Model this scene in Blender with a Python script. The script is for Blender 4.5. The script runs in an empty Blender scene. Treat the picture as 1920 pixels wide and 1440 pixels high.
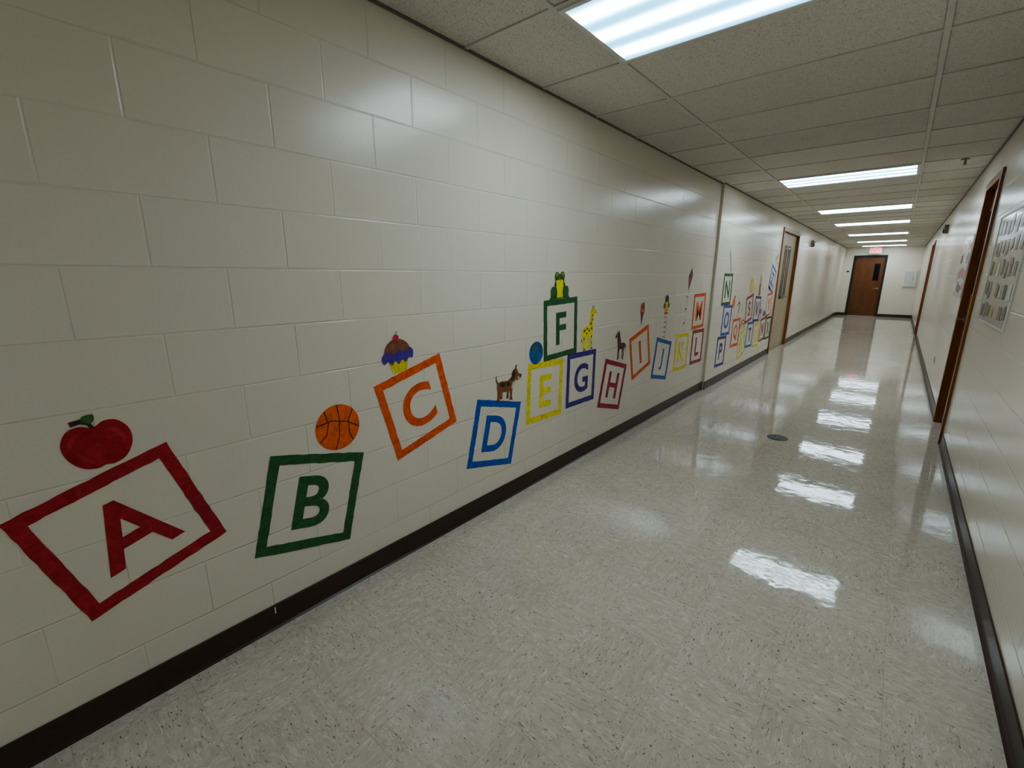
import bpy, bmesh, math, random
from mathutils import Matrix, Vector
random.seed(4)
SC=bpy.context.scene
COL=bpy.context.collection
W=2.2122; H=2.44; L=21.05; Y0=-5.2; STEP=5.80; SX=0.03
BLK_PHASE=0.1606; TC=1.7077; TL=0.5083; TR=1.7275; T2=0.6096

def lin(c):
    r=[]
    for v in c:
        v=v/255.
        r.append(v/12.92 if v<=0.04045 else ((v+0.055)/1.055)**2.4)
    return tuple(r)+(1.,)

# ------------------------------------------------------------------ materials
def new_mat(name):
    m=bpy.data.materials.new(name); m.use_nodes=True
    nt=m.node_tree; b=nt.nodes['Principled BSDF']
    return m,nt,b
def N(nt,t,**k):
    n=nt.nodes.new(t)
    for a,v in k.items(): setattr(n,a,v)
    return n
def math_n(nt,op,a,b=None,c=None):
    n=N(nt,'ShaderNodeMath',operation=op)
    for i,v in enumerate((a,b,c)):
        if v is None: continue
        if hasattr(v,'is_linked') or hasattr(v,'links'): nt.links.new(v,n.inputs[i])
        else: n.inputs[i].default_value=v
    return n.outputs[0]
def pos(nt):
    g=N(nt,'ShaderNodeNewGeometry'); s=N(nt,'ShaderNodeSeparateXYZ')
    nt.links.new(g.outputs['Position'],s.inputs[0]); return g.outputs['Position'],s.outputs
def mixc(nt,fac,c1,c2):
    n=N(nt,'ShaderNodeMix',data_type='RGBA')
    if hasattr(fac,'links'): nt.links.new(fac,n.inputs[0])
    else: n.inputs[0].default_value=fac
    for i,c in ((6,c1),(7,c2)):
        if hasattr(c,'links'): nt.links.new(c,n.inputs[i])
        else: n.inputs[i].default_value=c
    return n.outputs[2]
def noise(nt,vec,scale,detail=2,rough=.5,dist=0):
    n=N(nt,'ShaderNodeTexNoise'); n.inputs['Scale'].default_value=scale
    n.inputs['Detail'].default_value=detail; n.inputs['Roughness'].default_value=rough
    n.inputs['Distortion'].default_value=dist
    if vec is not None: nt.links.new(vec,n.inputs['Vector'])
    return n.outputs['Fac']
def ramp(nt,fac,stops):
    r=N(nt,'ShaderNodeValToRGB'); e=r.color_ramp.elements
    while len(e)<len(stops): e.new(.5)
    for el,(p,c) in zip(e,stops): el.position=p; el.color=c if len(c)==4 else tuple(c)+(1,)
    nt.links.new(fac,r.inputs[0]); return r.outputs[0]
def block_height(nt,axis='Y'):
    P,s=pos(nt)
    a=math_n(nt,'SUBTRACT',s[axis],BLK_PHASE+0.2032)
    c=N(nt,'ShaderNodeCombineXYZ'); nt.links.new(a,c.inputs[0]); nt.links.new(s['Z'],c.inputs[1])
    b=N(nt,'ShaderNodeTexBrick'); b.offset=.5; b.offset_frequency=2; b.squash=1
    nt.links.new(c.outputs[0],b.inputs['Vector'])
    b.inputs['Scale'].default_value=1; b.inputs['Mortar Size'].default_value=.0045
    b.inputs['Mortar Smooth'].default_value=.8; b.inputs['Brick Width'].default_value=.4064
    b.inputs['Row Height'].default_value=.2032
    b.inputs['Color1'].default_value=(0,0,0,1); b.inputs['Color2'].default_value=(1,1,1,1); b.inputs['Mortar'].default_value=(.5,.5,.5,1)
    return P,b.outputs['Fac'],b.outputs['Color']
def wall_bump(nt,bsdf,axis='Y',strength=.62):
    P,mort,rnd=block_height(nt,axis)
    fine=noise(nt,P,95,2,.6); wav=noise(nt,P,9,1,.5)
    h=math_n(nt,'MULTIPLY',mort,-1.0)
    thin=noise(nt,P,2.3,1)
    h=math_n(nt,'MULTIPLY',h,math_n(nt,'MULTIPLY_ADD',thin,1.5,-.15))
    h=math_n(nt,'ADD',h,math_n(nt,'MULTIPLY',fine,.11))
    h=math_n(nt,'ADD',h,math_n(nt,'MULTIPLY',wav,.28))
    h=math_n(nt,'ADD',h,math_n(nt,'MULTIPLY',rnd,.09))
    bp=N(nt,'ShaderNodeBump'); bp.inputs['Strength'].default_value=strength; bp.inputs['Distance'].default_value=.004
    nt.links.new(h,bp.inputs['Height']); nt.links.new(bp.outputs[0],bsdf.inputs['Normal'])
    return P,mort,rnd
def make_wall(name,axis,base=(.775,.715,.61)):
    m,nt,b=new_mat(name)
    P,mort,rnd=wall_bump(nt,b,axis)
    big=noise(nt,P,1.3,3)
    c=mixc(nt,big,(base[0]*.96,base[1]*.955,base[2]*.94,1),(base[0]*1.03,base[1]*1.03,base[2]*1.03,1))
    c=mixc(nt,math_n(nt,'MULTIPLY',rnd,.04),c,(.57,.5,.42,1))
    c=mixc(nt,math_n(nt,'MULTIPLY',mort,.05),c,(.50,.45,.38,1))  # joints tinted slightly darker, an occlusion-like shade put into the colour
    nt.links.new(c,b.inputs['Base Color'])
    b.inputs['Roughness'].default_value=.23; b.inputs['Specular IOR Level'].default_value=.52
    return m
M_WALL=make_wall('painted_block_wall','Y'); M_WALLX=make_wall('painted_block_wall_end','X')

def make_floor():
    m,nt,b=new_mat('vinyl_composition_tile')
    P,s=pos(nt)
    tx=math_n(nt,'DIVIDE',math_n(nt,'SUBTRACT',s['X'],.08),.3048); ty=math_n(nt,'DIVIDE',math_n(nt,'ADD',s['Y'],.05),.3048)
    ix=math_n(nt,'FLOOR',tx); iy=math_n(nt,'FLOOR',ty)
    fx=math_n(nt,'FRACT',tx); fy=math_n(nt,'FRACT',ty)
    par=math_n(nt,'ABSOLUTE',math_n(nt,'MODULO',math_n(nt,'ADD',ix,iy),2))
    ci=N(nt,'ShaderNodeCombineXYZ'); nt.links.new(ix,ci.inputs[0]); nt.links.new(iy,ci.inputs[1])
    wn=N(nt,'ShaderNodeTexWhiteNoise',noise_dimensions='2D'); nt.links.new(ci.outputs[0],wn.inputs['Vector'])
    def mixf(a,b_):
        n=N(nt,'ShaderNodeMix',data_type='FLOAT'); nt.links.new(par,n.inputs[0]); nt.links.new(a,n.inputs[2]); nt.links.new(b_,n.inputs[3]); return n.outputs[0]
    lx=mixf(fx,fy); ly=mixf(fy,fx)
    def streak(sx,sy,off,detail=2,dist=.4):
        c=N(nt,'ShaderNodeCombineXYZ')
        nt.links.new(math_n(nt,'MULTIPLY',lx,sx),c.inputs[0]); nt.links.new(math_n(nt,'MULTIPLY',ly,sy),c.inputs[1])
        nt.links.new(math_n(nt,'ADD',math_n(nt,'MULTIPLY',wn.outputs['Value'],83.),off),c.inputs[2])
        return noise(nt,c.outputs[0],1,detail,.55,dist)
    a=streak(7,16,0,2); d=streak(11,32,7,2,1.0); l=streak(9,26,19,2,.9); f=streak(20,54,31,1)
    c=mixc(nt,ramp(nt,a,[(.33,(0,0,0)),(.68,(1,1,1))]),lin((196,186,170)),lin((210,202,188)))
    c=mixc(nt,math_n(nt,'MULTIPLY',ramp(nt,l,[(.57,(0,0,0)),(.64,(1,1,1))]),.55),c,lin((229,223,212)))
    c=mixc(nt,math_n(nt,'MULTIPLY',ramp(nt,d,[(.62,(0,0,0)),(.69,(1,1,1))]),.62),c,lin((148,133,116)))
    c=mixc(nt,math_n(nt,'MULTIPLY',ramp(nt,f,[(.69,(0,0,0)),(.73,(1,1,1))]),.85),c,lin((88,72,60)))
    c=mixc(nt,math_n(nt,'MULTIPLY',wn.outputs['Value'],.09),c,lin((156,145,130)))
    dirt=noise(nt,P,2.2,4,.6)
    c=mixc(nt,math_n(nt,'MULTIPLY',ramp(nt,dirt,[(.5,(0,0,0)),(.75,(1,1,1))]),.2),c,lin((146,134,118)))
    ex=math_n(nt,'MINIMUM',fx,math_n(nt,'SUBTRACT',1,fx)); ey=math_n(nt,'MINIMUM',fy,math_n(nt,'SUBTRACT',1,fy))
    e=math_n(nt,'MINIMUM',ex,ey)
    seam=math_n(nt,'LESS_THAN',e,.0028)
    c=mixc(nt,math_n(nt,'MULTIPLY',seam,.32),c,lin((122,110,97)))
    nt.links.new(c,b.inputs['Base Color'])
    h=math_n(nt,'MULTIPLY',noise(nt,P,7.5,1,.5),.60)
    h=math_n(nt,'ADD',h,math_n(nt,'MULTIPLY',noise(nt,P,24,1,.5),.20))
    h=math_n(nt,'ADD',h,math_n(nt,'MULTIPLY',math_n(nt,'MULTIPLY',math_n(nt,'SUBTRACT',lx,.5),math_n(nt,'SUBTRACT',wn.outputs['Value'],.5)),.30))
    h=math_n(nt,'ADD',h,math_n(nt,'MULTIPLY',seam,-.06))
    bp=N(nt,'ShaderNodeBump'); bp.inputs['Strength'].default_value=.38; bp.inputs['Distance'].default_value=.0035
    nt.links.new(h,bp.inputs['Height']); nt.links.new(bp.outputs[0],b.inputs['Normal'])
    r=noise(nt,P,14,3,.65)
    rr=N(nt,'ShaderNodeMapRange'); nt.links.new(r,rr.inputs[0]); rr.inputs[1].default_value=.3; rr.inputs[2].default_value=.7; rr.inputs[3].default_value=.025; rr.inputs[4].default_value=.085
    nt.links.new(rr.outputs[0],b.inputs['Roughness'])
    b.inputs['Specular IOR Level'].default_value=.52
    return m
M_FLOOR=make_floor()

def make_ceiling():
    m,nt,b=new_mat('mineral_fibre_ceiling_tile')
    P,s=pos(nt)
    ty=math_n(nt,'FLOOR',math_n(nt,'DIVIDE',math_n(nt,'SUBTRACT',s['Y'],TC),T2))
    tx=math_n(nt,'FLOOR',math_n(nt,'DIVIDE',math_n(nt,'SUBTRACT',s['X'],TL),1.2192))
    ci=N(nt,'ShaderNodeCombineXYZ'); nt.links.new(tx,ci.inputs[0]); nt.links.new(ty,ci.inputs[1])
    wn=N(nt,'ShaderNodeTexWhiteNoise',noise_dimensions='2D'); nt.links.new(ci.outputs[0],wn.inputs['Vector'])
    fis=noise(nt,P,120,3,.7,.6); sp=noise(nt,P,42,2,.6,1.2)
    c=mixc(nt,math_n(nt,'MULTIPLY',wn.outputs['Value'],.7),lin((230,224,215)),lin((214,208,199)))
    c=mixc(nt,math_n(nt,'MULTIPLY',ramp(nt,fis,[(.39,(1,1,1)),(.48,(0,0,0))]),.42),c,lin((136,128,119)))
    c=mixc(nt,math_n(nt,'MULTIPLY',ramp(nt,sp,[(.69,(0,0,0)),(.74,(1,1,1))]),.5),c,lin((112,103,94)))
    st=noise(nt,P,1.7,3,.6)
    c=mixc(nt,math_n(nt,'MULTIPLY',ramp(nt,st,[(.62,(0,0,0)),(.74,(1,1,1))]),.13),c,lin((158,132,106)))
    # thin shadow line painted into the tile colour along the grid bars
    def edge(sock,phase,period):
        q=math_n(nt,'FRACT',math_n(nt,'DIVIDE',math_n(nt,'SUBTRACT',s[sock],phase),period))
        q=math_n(nt,'MULTIPLY',math_n(nt,'MINIMUM',q,math_n(nt,'SUBTRACT',1,q)),period)
        return math_n(nt,'LESS_THAN',q,.0150)
    ed=math_n(nt,'MAXIMUM',edge('Y',TC,T2),edge('X',TL,1.2192))
    c=mixc(nt,math_n(nt,'MULTIPLY',ed,.45),c,lin((106,98,90)))
    nt.links.new(c,b.inputs['Base Color']); b.inputs['Roughness'].default_value=.95
    bp=N(nt,'ShaderNodeBump'); bp.inputs['Strength'].default_value=.38; bp.inputs['Distance'].default_value=.0025
    nt.links.new(fis,bp.inputs['Height']); nt.links.new(bp.outputs[0],b.inputs['Normal'])
    return m
M_CEIL=make_ceiling()

def plain(name,col,rough=.5,metal=0,var=.12,scale=12,spec=.5):
    m,nt,b=new_mat(name); P,s=pos(nt)
    n=noise(nt,P,scale,2)
    c=lin(col); d=tuple(v*(1-var) for v in c[:3])+(1,); e=tuple(min(1,v*(1+var)) for v in c[:3])+(1,)
    nt.links.new(mixc(nt,n,d,e),b.inputs['Base Color'])
    b.inputs['Roughness'].default_value=rough; b.inputs['Metallic'].default_value=metal; b.inputs['Specular IOR Level'].default_value=spec
    return m
def wood(name,c1,c2,rough=.32,axis='X'):
    m,nt,b=new_mat(name); P,s=pos(nt)
    mp=N(nt,'ShaderNodeMapping'); nt.links.new(P,mp.inputs[0]); mp.inputs['Scale'].default_value=(18,18,1.2)
    n=noise(nt,mp.outputs[0],1,4,.6,1.5)
    nt.links.new(ramp(nt,n,[(.3,lin(c1)),(.7,lin(c2))]),b.inputs['Base Color']); b.inputs['Roughness'].default_value=rough
    return m
PAINT={}
def paint(col,axis='Y'):
    if col in PAINT: return PAINT[col]
    m,nt,b=new_mat('wall_paint_%d'%len(PAINT))
    P,mort,rnd=wall_bump(nt,b,'Y',.4)
    n=noise(nt,P,22,4,.7,1.2)
    c=lin(col); lo=tuple(v*.70 for v in c[:3])+(1,); hi=tuple(min(1,v*1.28+.018) for v in c[:3])+(1,)
    nt.links.new(mixc(nt,ramp(nt,n,[(.3,(0,0,0)),(.7,(1,1,1))]),lo,hi),b.inputs['Base Color'])
    b.inputs['Roughness'].default_value=.4
    PAINT[col]=m; return m
M_BASE=plain('dark_brown_rubber_base',(62,44,36),.34,var=.2)
M_GRID=plain('grey_painted_steel_grid',(214,209,200),.45)
M_ANGLE=plain('wall_angle_steel',(118,111,102),.5)
M_FRAME=wood('varnished_oak_frame',(124,74,40),(154,102,58))
M_WOOD=wood('varnished_veneer_door',(98,58,30),(134,84,46),.28)
M_WOODE=wood('varnished_veneer_end_door',(92,54,26),(124,76,38),.3)
M_DARKFR=plain('dark_brown_painted_frame',(42,29,24),.4)
M_TAN=plain('tan_painted_steel_door',(178,162,134),.4,var=.06,scale=3)
M_RED=wood('red_brown_door',(122,66,40),(150,88,54))
M_METAL=plain('brushed_metal',(168,160,148),.28,1)
M_GLASS=plain('dark_wired_glass',(22,21,22),.08,var=.3)
M_WHITE=plain('white_enamel',(226,222,214),.4,var=.04)
M_PAPER=plain('laminated_paper',(208,205,197),.18,var=.06)

# ------------------------------------------------------------------ geometry helpers
def obj_from(name,verts,faces,mat,parent=None,smooth=False):
    me=bpy.data.meshes.new(name); me.from_pydata(verts,[],faces); me.update()
    if mat: me.materials.append(mat)
    o=bpy.data.objects.new(name,me); COL.objects.link(o)
    if parent: o.parent=parent
    if smooth:
        for p in me.polygons: p.use_smooth=True
    return o
def box_data(bs):
    v=[];f=[]
    for (x0,x1,y0,y1,z0,z1) in bs:
        n=len(v)
        v+=[(x0,y0,z0),(x1,y0,z0),(x1,y1,z0),(x0,y1,z0),(x0,y0,z1),(x1,y0,z1),(x1,y1,z1),(x0,y1,z1)]
        f+=[tuple(n+i for i in q) for q in ((0,3,2,1),(4,5,6,7),(0,1,5,4),(1,2,6,5),(2,3,7,6),(3,0,4,7))]
    return v,f
def boxes(name,bs,mat,parent=None,bevel=0):
    v,f=box_data(bs); o=obj_from(name,v,f,mat,parent)
    if bevel:
        m=o.modifiers.new('b','BEVEL'); m.width=bevel; m.segments=2; m.limit_method='ANGLE'
    return o
def empty(name,loc,label=None,cat=None,group=None,kind=None):
    e=bpy.data.objects.new(name,None); e.empty_display_size=.1; e.location=loc; COL.objects.link(e)
    if label: e['label']=label
    if cat: e['category']=cat
    if group: e['group']=group
    if kind: e['kind']=kind
    return e
def struct(o,label=None):
    o['kind']='structure'
    if label: o['label']=label
    return o
def par(o,p):
    o.parent=p; o.matrix_parent_inverse=Matrix.Translation(-Vector(p.location)) if p.parent is None else Matrix()
    return o
def cyl(name,c,r,h,axis,mat,parent=None,seg=24,r2=None):
    bm=bmesh.new(); bmesh.ops.create_cone(bm,cap_ends=True,segments=seg,radius1=r,radius2=r if r2 is None else r2,depth=h)
    rot={'Z':Matrix(),'X':Matrix.Rotation(math.pi/2,4,'Y'),'Y':Matrix.Rotation(-math.pi/2,4,'X')}[axis]
    bmesh.ops.transform(bm,matrix=Matrix.Translation(c)@rot,verts=bm.verts)
    me=bpy.data.meshes.new(name); bm.to_mesh(me); bm.free(); me.materials.append(mat)
    o=bpy.data.objects.new(name,me); COL.objects.link(o)
    if parent: par(o,parent)
    return o

# ------------------------------------------------------------------ room shell
D1=(9.45,11.01,2.20)
D3=(5.20,5.96,2.15)
D4=(14.2,15.2,2.15)
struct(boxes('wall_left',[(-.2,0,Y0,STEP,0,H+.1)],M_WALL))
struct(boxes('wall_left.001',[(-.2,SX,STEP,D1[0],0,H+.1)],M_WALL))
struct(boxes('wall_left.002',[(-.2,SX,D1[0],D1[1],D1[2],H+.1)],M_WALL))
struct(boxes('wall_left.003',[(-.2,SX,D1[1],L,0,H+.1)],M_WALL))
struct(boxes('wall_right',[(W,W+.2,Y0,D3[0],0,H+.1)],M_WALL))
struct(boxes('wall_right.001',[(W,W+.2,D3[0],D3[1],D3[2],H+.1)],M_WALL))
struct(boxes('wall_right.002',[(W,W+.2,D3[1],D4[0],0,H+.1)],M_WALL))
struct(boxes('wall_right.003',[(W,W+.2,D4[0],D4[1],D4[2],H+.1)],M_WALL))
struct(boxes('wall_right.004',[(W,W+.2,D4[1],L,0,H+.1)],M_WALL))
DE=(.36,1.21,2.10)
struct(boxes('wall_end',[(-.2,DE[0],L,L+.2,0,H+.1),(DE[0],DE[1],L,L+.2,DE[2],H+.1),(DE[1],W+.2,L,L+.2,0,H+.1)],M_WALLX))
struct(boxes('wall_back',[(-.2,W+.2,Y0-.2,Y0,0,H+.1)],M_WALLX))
struct(boxes('floor',[(-.2,W+.2,Y0-.2,L+.2,-.1,0)],M_FLOOR))
struct(boxes('ceiling',[(-.2,W+.2,Y0-.2,L+.2,H+.004,H+.1)],M_CEIL))
gb=[]
ms=range(int((Y0-TC)/T2)-0,int((L-TC)/T2)+1)
lights=[0,7,12,16,21,26,30,-7]  # last entry is an unseen fixture added behind the camera as fill light
for m_ in ms:
    y=TC+T2*m_
    if y<Y0+.02 or y>L-.02: continue
    gb.append((0.012 if y<STEP else SX+.012,W-.012,y-.012,y+.012,H-.002,H+.006))
for x in (TL,TR): gb.append((x-.012,x+.012,Y0,L,H-.0025,H+.006))
struct(boxes('trim_1',gb,M_GRID),'grey painted steel suspended ceiling grid')
struct(boxes('trim_2',[(0,.012,Y0,STEP,H-.006,H+.004),(SX,SX+.012,STEP,L,H-.006,H+.004)],M_ANGLE))
struct(boxes('trim_3',[(W-.012,W,Y0,L,H-.006,H+.004)],M_ANGLE))

def cove(name,path_x,y0,y1,side):
    pr=[(0,.102),(.003,.104),(.006,.100),(.0065,.02),(.010,.008),(.017,.0015),(.017,0),(0,0)]
    v=[];f=[]
    for y in (y0,y1):
        for (a,z) in pr: v.append((path_x+side*a,y,z))
    n=len(pr)
    for i in range(n): f.append((i,(i+1)%n,(i+1)%n+n,i+n))
    f.append(tuple(range(n))); f.append(tuple(range(2*n-1,n-1,-1)))
    o=obj_from(name,v,f,M_BASE); bm=bmesh.new(); bm.from_mesh(o.data); bmesh.ops.recalc_face_normals(bm,faces=bm.faces); bm.to_mesh(o.data); bm.free()
    return struct(o,'dark brown rubber cove base')
cove('baseboard_left',0,Y0,STEP+.0,1)
cove('baseboard_left.001',SX,STEP-.008,D1[0]-.06,1)
cove('baseboard_left.002',SX,D1[1]+.06,L,1)
cove('baseboard_right',W,Y0,D3[0]-.06,-1)
cove('baseboard_right.001',W,D3[1]+.06,D4[0]-.06,-1)
cove('baseboard_right.002',W,D4[1]+.06,L,-1)
struct(boxes('baseboard_end',[(SX,DE[0]-.06,L-.012,L,0,.102),(DE[1]+.06,W,L-.012,L,0,.102)],M_BASE))

# ------------------------------------------------------------------ doors
def side_door(name,face,sgn,y0,y1,h,frame_m,leaf_m,leaves,label,lite=None,handle_y=None,proj=.018):
    e=empty(name,(face,(y0+y1)/2,0),label,None,None,'structure')
    def bx(n,bs,mat,p,bevel=0):
        o=boxes(n,[(min(a,b),max(a,b),c,d,e_,f_) for a,b,c,d,e_,f_ in bs],mat,None,bevel); par(o,p); return o
    fo=face+sgn*proj; fi=face-sgn*.11
    t=.05
    bx('door_frame',[(fo,fi,y0-t+.0,y0+.012,0,h-.012),(fo,fi,y1-.012,y1+t,0,h-.012),(fo,fi,y0-t,y1+t,h-.012,h+t)],frame_m,e,.003)
    n=leaves; wd=(y1-y0-.024)/n; lf=face-sgn*.035; lb=lf-sgn*.045
    for i in range(n):
        a=y0+.012+i*wd+.003; b=a+wd-.006
        leaf=bx('door_leaf',[(lf,lb,a,b,.008,h-.016)],leaf_m,e,.002)
        if lite:
            ly0,ly1,z0,z1=lite(a,b,i)
            bx('vision_panel',[(lf+sgn*.004,lf,ly0,ly1,z0,z1)],M_GLASS,leaf)
            w_=.018
            bx('vision_panel_trim',[(lf+sgn*.008,lf,ly0-w_,ly0,z0-w_,z1+w_),(lf+sgn*.008,lf,ly1,ly1+w_,z0-w_,z1+w_),(lf+sgn*.008,lf,ly0,ly1,z0-w_,z0),(lf+sgn*.008,lf,ly0,ly1,z1,z1+w_)],leaf_m if leaf_m is not M_TAN else M_DARKFR,leaf)
        if handle_y is not None:
            hy=handle_y(a,b,i)
            cyl('handle_rose',(lf+sgn*.008,hy,1.02),.032,.012,'X',M_METAL,leaf)
            cyl('handle_spindle',(lf+sgn*.035,hy,1.02),.011,.05,'X',M_METAL,leaf)
            d=1 if hy<(a+b)/2 else -1
            bx('lever_handle',[(lf+sgn*.052,lf+sgn*.070,min(hy-d*.012,hy+d*.11),max(hy-d*.012,hy+d*.11),1.008,1.030)],M_METAL,leaf,.005)
    return e
side_door('door_1',SX,1,D1[0],D1[1],D1[2],M_FRAME,M_TAN,2,'tan double doors with tall narrow vision panels in an oak frame',
  lite=lambda a,b,i:((b-.24,b-.10,1.0,1.95) if i==0 else (a+.10,a+.24,1.0,1.95)),handle_y=lambda a,b,i:b-.06 if i==0 else a+.06)
side_door('door_3',W,-1,D3[0],D3[1],D3[2],M_FRAME,M_WOOD,1,'brown veneer door with dark vision panel and lever handle',
  lite=lambda a,b,i:(b-.24,b-.10,1.25,1.95),handle_y=lambda a,b,i:b-.07)
side_door('door_4',W,-1,D4[0],D4[1],D4[2],M_RED,M_RED,1,'red brown wooden door in matching frame',handle_y=lambda a,b,i:b-.07)
e=empty('door_2',((DE[0]+DE[1])/2,L,0),'brown varnished wood door in a dark painted frame',None,None,'structure')
x0,x1,h=DE
par(boxes('door_frame',[(x0-.055,x0+.012,L-.018,L+.12,0,h-.012),(x1-.012,x1+.055,L-.018,L+.12,0,h-.012),(x0-.055,x1+.055,L-.018,L+.12,h-.012,h+.055)],M_DARKFR,None,.003),e)
leaf=par(boxes('door_leaf',[(x0+.015,x1-.015,L+.03,L+.075,.008,h-.016)],M_WOODE,None,.002),e)
par(boxes('vision_panel',[(x1-.26,x1-.12,L+.025,L+.031,1.28,1.85)],M_GLASS),leaf)
par(boxes('vision_panel_trim',[(x1-.28,x1-.26,L+.02,L+.031,1.26,1.87),(x1-.12,x1-.10,L+.02,L+.031,1.26,1.87),(x1-.26,x1-.12,L+.02,L+.031,1.26,1.28),(x1-.26,x1-.12,L+.02,L+.031,1.85,1.87)],M_DARKFR),leaf)
cyl('handle_rose',(x1-.085,L+.024,1.0),.032,.012,'Y',M_METAL,leaf)
par(boxes('lever_handle',[(x1-.20,x1-.075,L-.03,L-.012,.99,1.012),(x1-.095,x1-.075,L-.03,L+.03,.99,1.012)],M_METAL,None,.004),leaf)
par(boxes('kick_plate',[(x0+.05,x1-.05,L+.026,L+.031,.03,.22)],M_WOODE),leaf)

# ------------------------------------------------------------------ ceiling lights
def make_diffuser():
    m,nt,b=new_mat('prismatic_lit_diffuser')
    tc=N(nt,'ShaderNodeTexCoord'); s=N(nt,'ShaderNodeSeparateXYZ'); nt.links.new(tc.outputs['Object'],s.inputs[0])
    # fluorescent tubes glow behind the bluish prismatic lens, running along its length
    t=math_n(nt,'COSINE',math_n(nt,'MULTIPLY',s.outputs['Y'],2*math.pi/.185))
    t=math_n(nt,'MULTIPLY_ADD',t,.5,.5)
    t=math_n(nt,'POWER',t,1.8)
    st=math_n(nt,'MULTIPLY_ADD',t,8.9,1.2)
    col=mixc(nt,t,(.14,.60,.92,1),(.985,.955,.915,1))
    b.inputs['Base Color'].default_value=(.8,.85,.88,1); b.inputs['Roughness'].default_value=.3
    nt.links.new(col,b.inputs['Emission Color']); nt.links.new(st,b.inputs['Emission Strength'])
    v=N(nt,'ShaderNodeTexVoronoi'); v.inputs['Scale'].default_value=110; nt.links.new(tc.outputs['Object'],v.inputs['Vector'])
    bp=N(nt,'ShaderNodeBump'); bp.inputs['Strength'].default_value=.4; bp.inputs['Distance'].default_value=.002
    nt.links.new(v.outputs['Distance'],bp.inputs['Height']); nt.links.new(bp.outputs[0],b.inputs['Normal'])
    return m
M_DIFF=make_diffuser()
proto=None
for k,m_ in enumerate(lights):
    cx=(TL+TR)/2; cy=TC+T2*(m_+.5)
    e=empty('ceiling_light',(cx,cy,H),'recessed fluorescent ceiling light with prismatic lens','ceiling light','recessed ceiling lights')
    a=.5975; b_=.2925
    if proto is None:
        fr=boxes('light_frame',[(-a,a,-b_,-b_+.022,-.009,.02),(-a,a,b_-.022,b_,-.009,.02),(-a,-a+.022,-b_+.022,b_-.022,-.009,.02),(a-.022,a,-b_+.022,b_-.022,-.009,.02)],M_WHITE)
        df=boxes('light_diffuser',[(-a+.022,a-.022,-b_+.022,b_-.022,-.006,-.001)],M_DIFF)
        proto=(fr,df)
        for o in proto: o.parent=e
    else:
        for o in proto:
            c=o.copy(); COL.objects.link(c); c.parent=e

# ------------------------------------------------------------------ wall painting helpers
RED=(164,18,38);GREEN=(32,92,46);ORANGE=(236,92,16);BLUE=(6,82,176);YELLOW=(242,216,50);PURPLE=(54,36,130);CRIM=(156,24,46);BLACK=(28,24,24);BROWN=(112,62,36);DBROWN=(62,34,24)
def ell(cx,cy,rx,ry,n=28,rot=0,a0=0,a1=360):
    p=[];full=abs(a1-a0-360)<1e-6
    for i in range(n if full else n+1):
        t=math.radians(a0+(a1-a0)*i/n); x=rx*math.cos(t);y=ry*math.sin(t);r=math.radians(rot)
        p.append((cx+x*math.cos(r)-y*math.sin(r),cy+x*math.sin(r)+y*math.cos(r)))
    return ('P',p)
def poly(*p): return ('P',list(p))
def sm(*p,k=6):
    p=list(p);n=len(p);o=[]
    for i in range(n):
        a,b,c,d=p[i-1],p[i],p[(i+1)%n],p[(i+2)%n]
        for j in range(k):
            t=j/k
            o.append(tuple(.5*((2*b[q])+(-a[q]+c[q])*t+(2*a[q]-5*b[q]+4*c[q]-d[q])*t*t+(-a[q]+3*b[q]-3*c[q]+d[q])*t**3) for q in (0,1)))
    return ('P',o)
def rib(w,*p,w1=None):
    return ('R',list(p),w,w if w1 is None else w1)
def arc(cx,cy,rx,ry,a0,a1,w,n=16,rot=0):
    return ('R',ell(cx,cy,rx,ry,n,rot,a0,a1)[1],w,w)
def shape_mesh(shapes):
    V=[];Fc=[]
    for si,s in enumerate(shapes):
        if s[0]=='P':
            n=len(V); V+=[(x,y,si*2e-5) for x,y in s[1]]; Fc.append(tuple(range(n,n+len(s[1]))))
        else:
            p=s[1];m=len(p);n=len(V)
            for i in range(m):
                a=Vector(p[max(i-1,0)]);b=Vector(p[i]);c=Vector(p[min(i+1,m-1)])
                d1=(b-a).normalized() if i>0 else (c-b).normalized(); d2=(c-b).normalized() if i<m-1 else d1
                t=(d1+d2); t=t.normalized() if t.length>1e-4 else d1
                nn=Vector((-t.y,t.x)); k=max(.5,nn.dot(Vector((-d1.y,d1.x))))
                hw=(s[2]+(s[3]-s[2])*i/(m-1))/2/k
                V.append((b.x+nn.x*hw,b.y+nn.y*hw,si*2e-5+i*1e-5)); V.append((b.x-nn.x*hw,b.y-nn.y*hw,si*2e-5+i*1e-5))
            for i in range(m-1): Fc.append((n+2*i,n+2*i+1,n+2*i+3,n+2*i+2))
    return V,Fc
def to_wall(V,y,z,rot,px,off):
    r=math.radians(rot);c,s=math.cos(r),math.sin(r)
    return [(px+off+w,y+u*c-v*s,z+u*s+v*c) for u,v,w in V]
def fix_normals(o,axis=Vector((1,0,0))):
    bm=bmesh.new(); bm.from_mesh(o.data); bm.normal_update()
    for f in bm.faces:
        if f.normal.dot(axis)<0: f.normal_flip()
    bm.to_mesh(o.data); bm.free()
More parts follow.
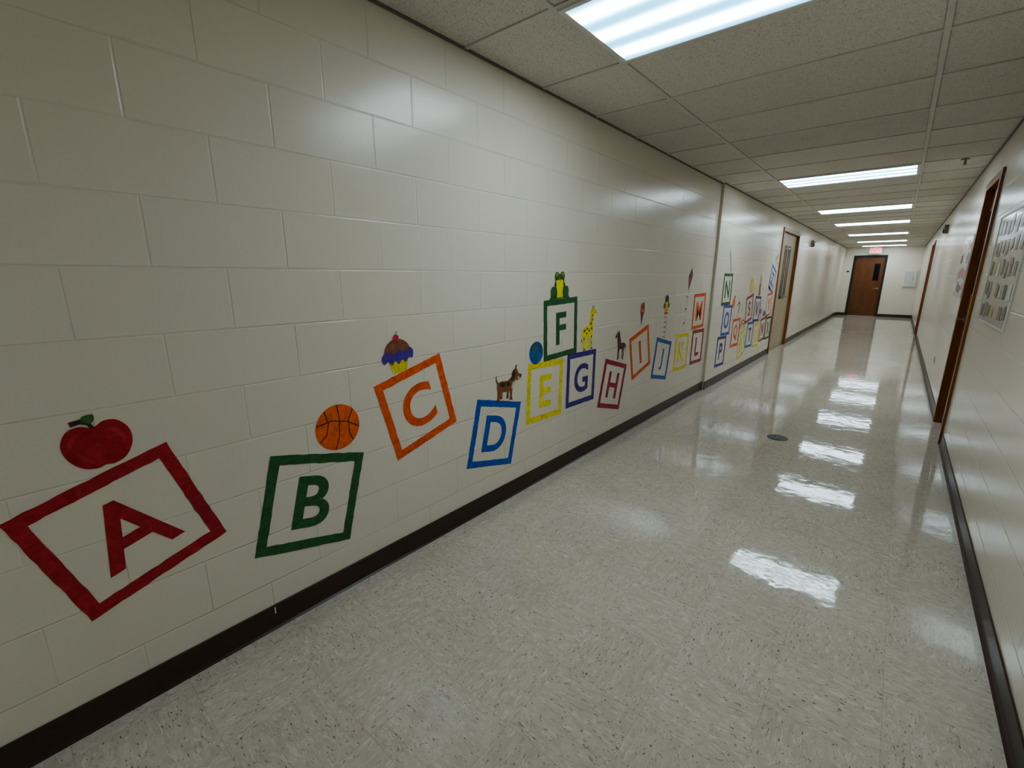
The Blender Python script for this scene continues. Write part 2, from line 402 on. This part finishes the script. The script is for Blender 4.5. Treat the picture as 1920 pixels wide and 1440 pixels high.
def figure(name,label,cat,y,z,parts,rot=0,px=None,scale=1,group='painted pictures on the mural',wide=1):
    px=(0 if y<STEP else SX) if px is None else px
    e=empty(name,(px,y,z),label,cat,group)
    for i,(pn,col,shapes) in enumerate(parts):
        sets=[[s] for s in shapes] if pn[0]=='*' else [shapes]
        for q,sh in enumerate(sets):
            V,Fc=shape_mesh(sh); V=[(u*scale*wide,v*scale,w+q*2e-5) for u,v,w in V]
            o=obj_from(pn.strip('*'),to_wall(V,y,z,rot,px,.0012+.0006*i),Fc,paint(col)); fix_normals(o); par(o,e)
    return e
def text_geo(ch,offset=.019):
    cu=bpy.data.curves.new('t','FONT'); cu.body=ch; cu.size=1; cu.offset=offset; cu.resolution_u=6
    o=bpy.data.objects.new('t',cu); COL.objects.link(o); bpy.context.view_layer.update()
    dg=bpy.context.evaluated_depsgraph_get(); me=bpy.data.meshes.new_from_object(o.evaluated_get(dg))
    V=[(v.co.x,v.co.y) for v in me.vertices]; Fc=[tuple(p.vertices) for p in me.polygons]
    bpy.data.objects.remove(o); bpy.data.meshes.remove(me)
    xs=[v[0] for v in V];ys=[v[1] for v in V];cx=(min(xs)+max(xs))/2;cy=(min(ys)+max(ys))/2
    return [(x-cx,y-cy) for x,y in V],Fc,max(xs)-min(xs),max(ys)-min(ys)
CN={RED:'dark red',GREEN:'dark green',ORANGE:'orange',BLUE:'blue',YELLOW:'yellow',PURPLE:'purple',CRIM:'crimson'}
def block(ch,y,z,rot,col,size=.405):
    px=0 if y<STEP else SX
    tilt='upright' if abs(rot)<6 else 'tilted'
    e=empty('letter_block_painting',(px,y,z),'%s %s painted toy block with the letter %s'%(tilt,CN[col],ch),'wall painting','painted alphabet blocks')
    a=size/2;b=a-.039
    def loop(r,amp):
        cs=[(-r,-r),(r,-r),(r,r),(-r,r)]; o=[]
        for i in range(4):
            p,q=cs[i],cs[(i+1)%4]
            for k in range(16):
                t=k/16; o.append((p[0]+(q[0]-p[0])*t+random.uniform(-amp,amp),p[1]+(q[1]-p[1])*t+random.uniform(-amp,amp)))
        return o
    O=loop(a,.0015); I=loop(b,.0015); n=len(O)
    V=[(x,y_,0) for x,y_ in O+I]
    Fc=[(i,(i+1)%n,n+(i+1)%n,n+i) for i in range(n)]
    o=obj_from('block_frame',to_wall(V,y,z,rot,px,.0012),Fc,paint(col)); fix_normals(o); par(o,e)
    V,Fc,w,h=text_geo(ch,.016 if ch=='A' else .021); s=.222/h; sx=min(s*.98,.215/w)
    o=obj_from('painted_letter',to_wall([(u*sx,v*s,0) for u,v in V],y,z,rot,px,.0012),Fc,paint(col)); fix_normals(o); par(o,e)
for b_ in [('A',.19,.62,18,RED),('B',.77,.48,-15,GREEN),('C',1.34,.77,15,ORANGE),('D',1.90,.47,-14,BLUE),('E',2.41,.64,-2,YELLOW),('F',2.58,1.05,2,GREEN),
 ('G',2.87,.65,-1,PURPLE),('H',3.38,.50,-15,CRIM),('I',3.89,.72,15,ORANGE),('J',4.41,.58,-12,BLUE),('K',4.96,.59,-2,YELLOW),('L',5.47,.59,-1,CRIM),('M',5.42,1.01,1,ORANGE),
 ('N',6.36,1.237,0,GREEN),('O',6.48,.830,-2,BLUE),('P',6.36,.423,-2,PURPLE),('Q',7.00,.616,0,ORANGE),('R',7.41,.402,14,YELLOW),('S',7.64,.922,8,CRIM),('T',7.86,.504,-2,BLUE),
 ('U',8.32,.453,0,YELLOW),('V',8.16,.891,-3,PURPLE),('W',8.75,.514,3,CRIM),('X',9.17,.504,0,GREEN),('Y',9.01,.922,4,ORANGE),('Z',9.02,1.359,-18,BLUE)]: block(*b_)

figure('apple_painting','dark red apple with brown stem and green leaf','wall painting',.163,.912,[
 ('apple_body',(164,12,32),[sm((0,.054),(.028,.066),(.058,.058),(.078,.022),(.074,-.022),(.05,-.058),(.02,-.070),(0,-.066),(-.02,-.070),(-.05,-.058),(-.074,-.022),(-.078,.022),(-.058,.058),(-.028,.066))]),
 ('*apple_brush_stroke',(182,38,50),[sm((.030,.040),(.052,.034),(.064,.004),(.056,-.012),(.050,.012)),sm((-.050,-.010),(-.044,-.036),(-.020,-.052),(-.034,-.030)),sm((-.040,.044),(-.060,.030),(-.064,.004),(-.052,.020))]),
 ('apple_stem',DBROWN,[rib(.009,(0,.052),(-.006,.070),(-.022,.080),(-.044,.078),w1=.015)]),
 ('apple_leaf',(56,104,42),[sm((-.004,.068),(-.018,.084),(-.010,.094),(.010,.092),(.008,.075))])],rot=6)
figure('basketball_painting','orange basketball with black seam lines','wall painting',.908,.770,[
 ('ball_body',(236,102,22),[ell(0,0,.10,.10,40)]),
 ('ball_seams',BLACK,[rib(.004,(-.098,.012),(-.03,.030),(.04,.022),(.098,-.004)),rib(.004,(-.012,.099),(.004,.03),(.008,-.04),(-.006,-.099)),
   rib(.004,(-.066,.072),(-.045,.02),(-.05,-.03),(-.078,-.060)),rib(.004,(.062,.076),(.046,.03),(.054,-.03),(.074,-.065))])],rot=-8)
figure('cupcake_painting','cupcake with chocolate top, purple icing and cherry','wall painting',1.238,.957,[
 ('cupcake_cup',YELLOW,[poly((-.035,0),(.040,0),(.060,.062),(-.056,.062))]),
 ('*cup_pleat',(206,170,40),[rib(.003,(-.022,.002),(-.034,.06)),rib(.003,(-.005,.002),(-.008,.06)),rib(.003,(.012,.002),(.016,.06)),rib(.003,(.028,.002),(.038,.06))]),
 ('cupcake_top',(140,84,56),[sm((-.072,.085),(-.062,.128),(-.028,.155),(.02,.156),(.060,.130),(.074,.088),(.04,.075),(-.04,.075))]),
 ('cupcake_icing',(66,46,146),[sm((-.088,.084),(-.078,.054),(-.056,.062),(-.038,.042),(-.018,.058),(0,.040),(.020,.058),(.04,.042),(.058,.060),(.080,.056),(.088,.088),(.07,.108),(.04,.092),(.01,.108),(-.025,.092),(-.06,.108))]),
 ('cherry',(200,40,54),[ell(0,.164,.016,.016,16)]),('cherry_stem',DBROWN,[rib(.003,(0,.174),(.004,.189),(.012,.196))])],rot=5)
figure('dog_painting','stocky brown dog with dark spots standing in profile','wall painting',2.00,.657,[
 ('dog_body',(136,84,50),[sm((-.092,.118),(-.05,.130),(.0,.130),(.034,.150),(.060,.160),(.078,.142),(.070,.100),(.050,.066),(.0,.058),(-.060,.058),(-.096,.076)),
   poly((-.096,.10),(-.062,.085),(-.058,.045),(-.062,0),(-.092,0),(-.088,.045)),poly((-.062,.08),(-.034,.075),(-.040,.04),(-.036,.012),(-.060,.012),(-.062,.045)),
   poly((.024,.08),(.060,.08),(.056,.04),(.064,0),(.034,0),(.034,.04)),poly((.000,.078),(.026,.078),(.022,.04),(.026,.012),(.000,.012),(.002,.04)),
   rib(.016,(-.088,.11),(-.108,.138),(-.112,.165),w1=.007)]),
 ('dog_head',(146,92,56),[sm((.044,.172),(.060,.202),(.090,.202),(.106,.178),(.136,.166),(.138,.142),(.106,.128),(.068,.132),(.046,.148))]),
 ('*dog_light_patch',(200,176,142),[sm((.060,.128),(.070,.110),(.060,.080),(.046,.074),(.048,.100)),sm((.104,.150),(.132,.146),(.128,.134),(.106,.132))]),
 ('*dog_spot',(52,34,26),[ell(-.045,.108,.026,.016),ell(.012,.108,.018,.013),ell(.132,.160,.009,.008,10),ell(.090,.176,.005,.006,8),rib(.007,(.034,.004),(.064,.004)),rib(.007,(-.092,.004),(-.062,.004))]),
 ('*dog_ear',(78,44,32),[sm((.064,.202),(.044,.190),(.036,.142),(.052,.124),(.074,.160)),rib(.014,(.076,.200),(.074,.222),(.084,.232),w1=.007)])],rot=-6,scale=.94)
figure('globe_painting','blue earth globe with green land','wall painting',2.300,.914,[
 ('globe_sea',(20,88,168),[ell(0,0,.074,.074,36)]),
 ('*globe_land',(44,106,74),[sm((-.052,.030),(-.03,.058),(.002,.060),(.010,.040),(-.010,.022),(-.020,.004),(-.040,.008)),sm((-.014,-.006),(.012,-.010),(.020,-.030),(.004,-.058),(-.008,-.036)),sm((.036,.044),(.058,.030),(.066,.004),(.050,-.010),(.038,.014))])])
figure('frog_painting','green frog with yellow belly sitting upright','wall painting',2.553,1.249,[
 ('frog_body',(20,100,42),[sm((-.044,.012),(-.062,.07),(-.050,.125),(-.056,.150),(-.042,.176),(-.018,.176),(-.006,.166),(.008,.166),(.020,.178),(.044,.176),(.056,.152),(.050,.122),(.064,.07),(.046,.012)),
   sm((-.045,.006),(-.110,.004),(-.098,.022),(-.100,.060),(-.078,.086),(-.052,.070),(-.046,.03)),sm((.045,.006),(.110,.004),(.100,.022),(.102,.060),(.080,.086),(.054,.070),(.046,.03))]),
 ('frog_belly',(244,224,40),[sm((-.038,.016),(-.046,.06),(-.036,.098),(-.040,.120),(0,.132),(.040,.120),(.038,.098),(.048,.06),(.038,.016))]),
 ('*frog_foreleg',(16,80,34),[rib(.012,(-.052,.10),(-.036,.05),(-.046,.004),w1=.020),rib(.012,(.054,.10),(.038,.05),(.048,.004),w1=.020)]),
 ('*frog_eye',(244,224,60),[ell(-.030,.160,.010,.011,14),ell(.031,.160,.010,.011,14)]),
 ('*frog_pupil',BLACK,[ell(-.030,.160,.005,.007,10),ell(.031,.160,.005,.007,10)]),('frog_mouth',BLACK,[rib(.0035,(-.040,.134),(0,.126),(.040,.134))])],rot=2,wide=1.06)
figure('giraffe_painting','yellow giraffe with brown spots in profile','wall painting',2.955,.858,[
 ('giraffe_body',(246,224,60),[sm((-.094,.152),(-.055,.184),(-.012,.192),(.002,.22),(.014,.285),(.028,.320),(.056,.328),(.076,.312),(.104,.296),(.100,.276),(.066,.282),(.062,.25),(.058,.18),(.054,.130),(.02,.108),(-.04,.108),(-.088,.118)),
   poly((-.090,.14),(-.052,.13),(-.052,.07),(-.048,0),(-.076,0),(-.080,.07)),poly((-.052,.13),(-.024,.125),(-.032,.07),(-.028,.008),(-.050,.008),(-.054,.07)),
   poly((.018,.13),(.052,.14),(.048,.07),(.052,0),(.026,0),(.024,.07)),poly((-.008,.125),(.016,.125),(.012,.07),(.014,.008),(-.008,.008),(-.008,.07)),
   rib(.007,(-.088,.148),(-.104,.12),(-.102,.085))]),
 ('*giraffe_spot',(140,84,34),[ell(-.060,.154,.014,.011,12),ell(-.026,.166,.012,.010,12),ell(-.035,.130,.011,.008,12),ell(.002,.150,.013,.011,12),ell(.032,.165,.011,.012,12),ell(.024,.205,.011,.013,12),ell(.040,.235,.010,.011,12),ell(.040,.268,.009,.011,12),ell(-.066,.09,.008,.011,10),ell(.036,.10,.008,.011,10),ell(.038,.05,.006,.009,10)]),
 ('*giraffe_horn',DBROWN,[rib(.005,(.040,.32),(.036,.345)),rib(.005,(.054,.324),(.056,.348))]),('giraffe_eye',BLACK,[ell(.068,.306,.004,.004,8)]),('giraffe_tail_tuft',DBROWN,[rib(.009,(-.103,.09),(-.101,.066))]),('*giraffe_hoof',DBROWN,[rib(.008,(-.077,.004),(-.048,.004)),rib(.008,(.025,.004),(.053,.004))])],scale=.95,wide=1.08)
figure('horse_painting','dark brown horse standing in profile','wall painting',3.465,.705,[
 ('horse_body',(80,40,30),[sm((-.044,.128),(-.060,.165),(-.066,.198),(-.092,.186),(-.104,.196),(-.088,.222),(-.062,.240),(-.048,.252),(-.038,.236),(-.020,.19),(.012,.150),(.060,.152),(.088,.140),(.090,.105),(.052,.094),(-.01,.096),(-.036,.104)),
   poly((-.040,.12),(-.012,.11),(-.022,.065),(-.018,0),(-.034,0),(-.036,.06)),poly((-.020,.11),(.002,.11),(-.004,.07),(.004,.010),(-.012,.010),(-.014,.06)),
   poly((.056,.12),(.088,.12),(.076,.078),(.088,.045),(.080,0),(.064,0),(.072,.042),(.060,.075)),poly((.040,.11),(.060,.11),(.054,.075),(.062,.045),(.054,.010),(.040,.010),(.048,.042))]),
 ('horse_mane',(24,18,18),[sm((-.046,.250),(-.028,.235),(-.010,.195),(.012,.158),(-.006,.165),(-.028,.20),(-.042,.232))]),('horse_tail',(24,18,18),[rib(.018,(.088,.140),(.108,.120),(.104,.070),w1=.006)]),('horse_eye',(200,190,170),[ell(-.072,.218,.004,.004,8)])],rot=-6,scale=.98)
figure('ice_cream_painting','ice cream cone with red brown scoop and dark cone','wall painting',3.868,.962,[
 ('cone',(54,44,112),[poly((0,0),(.036,.130),(-.036,.130))]),
 ('cone_pattern',(170,50,56),[rib(.005,(-.024,.10),(.016,.06)),rib(.005,(.024,.10),(-.016,.06)),rib(.005,(-.030,.122),(.008,.035))]),
 ('lower_scoop',(226,104,40),[sm((-.046,.122),(-.046,.145),(-.030,.160),(.004,.166),(.034,.158),(.046,.140),(.044,.122),(.02,.128),(0,.116),(-.02,.128))]),
 ('upper_scoop',(140,54,40),[sm((-.036,.158),(-.034,.182),(-.018,.202),(.004,.210),(.026,.200),(.036,.178),(.034,.156),(0,.150))])],rot=-4)
figure('clown_spring_toy_painting','smiling clown head with black hat on a coiled spring','wall painting',4.43,.785,[
 ('spring',(90,92,96),[rib(.0045,*[(.035*math.cos(t*.62)+.0,.006*t/1.25+.012*math.sin(t*.62)) for t in range(0,52)])]),
 ('clown_face',(240,204,60),[ell(0,.325,.052,.062,26)]),
 ('clown_hat',BLACK,[sm((-.058,.362),(-.040,.376),(-.042,.412),(-.015,.432),(.018,.432),(.044,.410),(.042,.376),(.060,.360),(.02,.368),(-.02,.368))]),('*clown_hair',BLACK,[ell(-.054,.335,.016,.026),ell(.056,.335,.016,.026)]),
 ('clown_nose',(178,36,40),[ell(0,.322,.010,.010,12)]),('clown_smile',(178,36,40),[arc(0,.318,.030,.030,210,330,.007)]),('*clown_eye',BLACK,[ell(-.02,.342,.005,.007,8),ell(.02,.342,.005,.007,8)]),('clown_bow_tie',(178,36,40),[sm((-.035,.262),(0,.272),(.035,.262),(.03,.248),(0,.258),(-.03,.248))])])
figure('kite_painting','slim diamond kite in red, orange and blue with tail','wall painting',5.037,1.36,[
 ('kite_sail',(206,76,44),[poly((.03,.13),(.075,.055),(.0,.02)),poly((-.060,.04),(.0,.02),(-.03,-.11))]),
 ('kite_panel',(60,54,122),[poly((.03,.13),(.0,.02),(-.060,.04)),poly((.0,.02),(.075,.055),(-.03,-.11))]),
 ('kite_spars',BLACK,[rib(.004,(.03,.13),(-.03,-.11)),rib(.004,(-.060,.04),(.075,.055))]),
 ('kite_tail',(120,90,80),[rib(.003,(-.03,-.11),(-.05,-.17),(-.03,-.23),(-.06,-.30),(-.045,-.37),(-.08,-.45),(-.07,-.54))]),
 ('*tail_bow',(150,90,60),[poly((-.066,-.165),(-.034,-.18),(-.034,-.16),(-.066,-.185)),poly((-.076,-.295),(-.044,-.31),(-.044,-.29),(-.076,-.315)),poly((-.096,-.445),(-.064,-.46),(-.064,-.44),(-.096,-.465))])])
figure('needle_painting','grey sewing needle trailing thread','wall painting',6.36,1.44,[
 ('needle',(96,94,94),[rib(.008,(.06,0),(.0,.13),(-.06,.27),w1=.022)]),('thread',(70,66,64),[rib(.007,(-.05,.25),(.0,.23),(.04,.16),(.08,.12),(.06,.06),(.12,.03))])])
figure('orange_fruit_painting','round orange fruit with green leaf','wall painting',6.74,.99,[('fruit',(230,120,44),[ell(0,.04,.05,.05)]),('fruit_leaf',GREEN,[sm((0,.085),(.02,.11),(.045,.10),(.02,.088))])],scale=1.4)
figure('question_mark_painting','curly dark question mark','wall painting',7.02,.83,[('mark_hook',(50,44,60),[rib(.018,(-.04,.13),(-.03,.165),(.0,.18),(.035,.165),(.04,.13),(.01,.095),(0,.05))]),('mark_dot',(50,44,60),[ell(0,.018,.012,.012,12)])],scale=1.2)
figure('rainbow_painting','small rainbow arc in three colours','wall painting',7.35,.65,[('outer_band',(206,60,50),[arc(0,0,.13,.12,0,180,.022)]),('middle_band',(240,220,62),[arc(0,0,.108,.098,0,180,.022)]),('inner_band',(50,90,170),[arc(0,0,.086,.076,0,180,.022)])])
figure('sun_painting','yellow sun with pointed rays','wall painting',7.64,1.26,[('sun_rays',(236,190,40),[poly(*[((.125 if i%2 else .078)*math.cos(i*math.pi/12),(.125 if i%2 else .078)*math.sin(i*math.pi/12)) for i in range(24)])]),('sun_disc',(246,220,70),[ell(0,0,.070,.070)])])
figure('violin_painting','orange brown violin with dark neck','wall painting',8.19,1.10,[('violin_body',(206,90,44),[sm((0,0),(.05,.012),(.055,.05),(.032,.08),(.046,.11),(.038,.145),(0,.155),(-.038,.145),(-.046,.11),(-.032,.08),(-.055,.05),(-.05,.012))]),('violin_neck',DBROWN,[rib(.016,(0,.06),(0,.27)),rib(.006,(-.02,.06),(.02,.06))])],rot=6,scale=1.25)
figure('umbrella_painting','pink umbrella with curved handle','wall painting',8.43,.68,[('canopy',(206,90,88),[sm((-.08,.10),(-.06,.15),(0,.18),(.06,.15),(.08,.10),(.04,.112),(0,.10),(-.04,.112))]),('umbrella_handle',DBROWN,[rib(.008,(0,.10),(0,.02),(.012,.0),(.03,.015))])],scale=1.15)
figure('whale_painting','small blue whale with spout','wall painting',8.73,.73,[('whale_body',(40,96,170),[sm((-.09,.05),(-.06,.10),(0,.105),(.05,.07),(.085,.09),(.11,.12),(.10,.07),(.07,.03),(0,.01),(-.07,.015))]),('whale_spout',(90,150,190),[rib(.006,(-.03,.105),(-.03,.14),(-.055,.155)),rib(.006,(-.03,.14),(-.005,.155))])])
figure('spinning_toy_painting','orange round string toy with looping string','wall painting',8.88,1.166,[('toy_disc',(220,90,36),[ell(0,.045,.050,.050)]),('toy_string',(60,56,60),[rib(.006,(0,.085),(.01,.14),(-.015,.19),(.005,.25))])])
figure('zebra_painting','black and white striped zebra','wall painting',9.14,1.583,[('zebra_body',(206,202,196),[sm((-.07,.12),(-.02,.135),(.03,.135),(.06,.19),(.085,.225),(.12,.20),(.10,.18),(.075,.12),(.05,.085),(-.05,.085)),poly((-.07,.11),(-.045,.10),(-.05,0),(-.066,0)),poly((.03,.10),(.055,.10),(.05,0),(.034,0))]),
 ('*zebra_stripe',BLACK,[rib(.009,(-.05,.13),(-.045,.088)),rib(.009,(-.025,.134),(-.02,.088)),rib(.009,(.0,.136),(.005,.088)),rib(.009,(.028,.14),(.035,.095)),rib(.009,(.04,.165),(.068,.14)),rib(.009,(.056,.195),(.085,.17)),rib(.008,(-.066,.05),(-.048,.05)),rib(.008,(.034,.05),(.052,.05))])],scale=1.15)

dv,df_=shape_mesh([sm((-.002,.016),(.002,.016),(.0025,0),(.002,-.012),(-.002,-.012),(-.0025,0))])
o=obj_from('paint_drip',to_wall(dv,.566,.078,0,0,.0078),df_,M_WHITE)
fix_normals(o); o['label']='small white paint drip on the dark rubber base'; o['category']='paint mark'

# ------------------------------------------------------------------ fittings
e=empty('floor_cover',(1.11,4.42,0),'round dark metal cleanout cover set in the floor','floor cover')
M_DK=plain('dark_cast_metal',(54,51,47),.5,.3)
cyl('cover_plate',(1.11,4.42,.002),.075,.004,'Z',M_DK,e,40)
cyl('cover_ring',(1.11,4.42,.001),.083,.002,'Z',M_DK,e,40)
cyl('cover_screw',(1.11,4.42,.005),.009,.004,'Z',M_METAL,e,12)
PH=[plain('photo_print_%d'%i,c,.25,var=.6,scale=40) for i,c in enumerate([(74,70,68),(120,102,88),(60,62,70),(124,118,108),(140,130,116),(96,86,68)])]
C_YEL,C_WHI,C_PNK=[plain('card_%d'%i,c,.3,var=.08) for i,c in enumerate([(206,196,110),(228,227,223),(196,120,118)])]
def notice(y0,y1,z0,z1,n,m,label,tint,cards,frame=False):
    e=empty('notice_board',(W,(y0+y1)/2,z0),label,'notice board','notice boards on the wall')
    par(boxes('board_sheet',[(W-.006,W-.0006,y0,y1,z0,z1)],M_PAPER),e)
    if frame:
        t=.012
        par(boxes('board_edging',[(W-.009,W-.006,y0,y1,z0,z0+t),(W-.009,W-.006,y0,y1,z1-t,z1),(W-.009,W-.006,y0,y0+t,z0+t,z1-t),(W-.009,W-.006,y1-t,y1,z0+t,z1-t)],M_WHITE),e)
    dy=(y1-y0-.06)/n; dz=(z1-z0-.05)/m
    for i in range(n):
        for j in range(m):
            if random.random()<.16: continue
            w=dy*random.uniform(.50,.78)/2; h=dz*random.uniform(.5,.8)/2
            cy=y0+.03+dy*(i+.5)+random.uniform(-.015,.015); cz=z0+.025+dz*(j+.5)+random.uniform(-.015,.015)
            r=math.radians(random.uniform(-9,9)); c,s=math.cos(r),math.sin(r)
            q=[(cy+a*c-b*s,cz+a*s+b*c) for a,b in ((-w,-h),(w,-h),(w,h),(-w,h))]
            x=W-.0075
            k=random.random(); mt=random.choice(PH) if k<tint else random.choice(cards)
            o=obj_from('photo_print' if k<tint else 'paper_card',[(x,a,b) for a,b in q],[(3,2,1,0)],mt); fix_normals(o,Vector((-1,0,0))); par(o,e)
notice(3.60,4.68,1.10,1.80,7,5,'pale laminated framed sheet covered with small photographs',.85,[C_YEL,C_WHI],True)
notice(6.25,7.10,1.20,1.80,4,4,'white poster with photographs and pink cards',.4,[C_PNK,C_PNK,C_WHI])
e=empty('wall_socket',(W,7.6,.40),'white electrical outlet plate on the wall','electrical outlet')
par(boxes('cover_plate',[(W-.006,W,7.565,7.635,.345,.455)],M_WHITE,None,.002),e)
par(boxes('outlet_face',[(W-.009,W-.005,7.583,7.617,.365,.435)],M_ANGLE,None,.001),e)
def alarm(px,sgn,y,z,label):
    e=empty('fire_alarm',(px,y,z),label,'fire alarm')
    def b(n,a0,a1,*r,mat=M_WHITE,bev=.004):
        par(boxes(n,[(min(px+sgn*a0,px+sgn*a1),max(px+sgn*a0,px+sgn*a1))+r],mat,None,bev),e)
    b('back_box',0,.05,y-.055,y+.055,z-.07,z+.07,mat=M_ANGLE)
    b('horn_grille',.05,.065,y-.045,y+.045,z-.06,z+.0,mat=M_DK)
    b('strobe_lens',.05,.085,y-.03,y+.03,z+.012,z+.055,mat=M_WHITE,bev=.008)
alarm(SX,1,12.75,2.14,'grey horn and strobe alarm high on the wall')
alarm(W,-1,10.75,2.18,'grey horn and strobe alarm high on the wall')
e=empty('fire_sprinkler',(2.02,6.04,H),'small metal sprinkler head in the ceiling','sprinkler')
cyl('escutcheon',(2.02,6.04,H-.004),.035,.008,'Z',M_METAL,e,24,.03)
cyl('sprinkler_body',(2.02,6.04,H-.025),.010,.04,'Z',M_METAL,e,16)
cyl('deflector',(2.02,6.04,H-.048),.018,.003,'Z',M_METAL,e,20)
e=empty('exit_sign',(.90,L-.25,H-.12),'ceiling mounted sign with red EXIT lettering','exit sign')
par(boxes('sign_housing',[(.73,1.07,L-.28,L-.23,H-.235,H-.035)],M_WHITE,None,.004),e)
par(boxes('ceiling_canopy',[(.84,.96,L-.275,L-.235,H-.036,H)],M_WHITE,None,.004),e)
m,nt,b=new_mat('exit_red_lettering'); b.inputs['Base Color'].default_value=(.7,.03,.03,1); b.inputs['Emission Color'].default_value=(1,.03,.02,1); b.inputs['Emission Strength'].default_value=.7
V,Fc,w_,h_=text_geo('EXIT',.03); s=.15/h_; sx=.31/w_
o=obj_from('exit_lettering',[(.90+u*sx,L-.282,H-.135+v*s) for u,v in V],Fc,m); fix_normals(o,Vector((0,-1,0))); par(o,e)
e=empty('wall_cabinet',(1.97,L,1.1),'white framed wall cabinet beside the corner','cabinet')
cx0,cx1,cz0,cz1=1.79,2.12,1.08,1.62
par(boxes('cabinet_frame',[(cx0,cx0+.05,L-.06,L,cz0,cz1),(cx1-.05,cx1,L-.06,L,cz0,cz1),(cx0+.05,cx1-.05,L-.06,L,cz0,cz0+.05),(cx0+.05,cx1-.05,L-.06,L,cz1-.05,cz1)],M_WHITE,None,.004),e)
cd_=par(boxes('cabinet_door',[(cx0+.052,cx1-.052,L-.052,L-.044,cz0+.052,cz1-.052)],M_PAPER,None,.002),e)
par(boxes('pull_handle',[(cx1-.085,cx1-.073,L-.066,L-.052,cz0+.22,cz0+.32)],M_METAL,None,.002),cd_)
e=empty('sign_plate',(.19,L,1.62),'small dark plate on the wall beside the door','sign plate')
par(boxes('plate',[(.15,.23,L-.006,L,1.57,1.62)],M_DARKFR,None,.001),e)

# ------------------------------------------------------------------ world, camera, view
w=bpy.data.worlds.new('World'); SC.world=w; w.use_nodes=True
w.node_tree.nodes['Background'].inputs[0].default_value=(.5,.55,.6,1); w.node_tree.nodes['Background'].inputs[1].default_value=.2
f,ya,pi_,ro,d,h=840.01,.7018,.2359,.0019,1.7394,1.3978
F=Vector((-math.sin(ya)*math.cos(pi_),math.cos(ya)*math.cos(pi_),-math.sin(pi_)))
R=Vector((math.cos(ya),math.sin(ya),0)); U=R.cross(F)
R2=R*math.cos(ro)+U*math.sin(ro);U2=-R*math.sin(ro)+U*math.cos(ro)
cd=bpy.data.cameras.new('camera'); cam=bpy.data.objects.new('camera',cd); COL.objects.link(cam)
cd.sensor_width=36; cd.sensor_fit='HORIZONTAL'; cd.lens=f*36/1920; cd.clip_start=.02; cd.clip_end=100
M=Matrix(((R2.x,U2.x,-F.x,d),(R2.y,U2.y,-F.y,0),(R2.z,U2.z,-F.z,h),(0,0,0,1)))
cam.matrix_world=M
SC.camera=cam
SC.view_settings.view_transform='AgX'
SC.view_settings.look='AgX - Medium High Contrast'
SC.view_settings.exposure=1.02
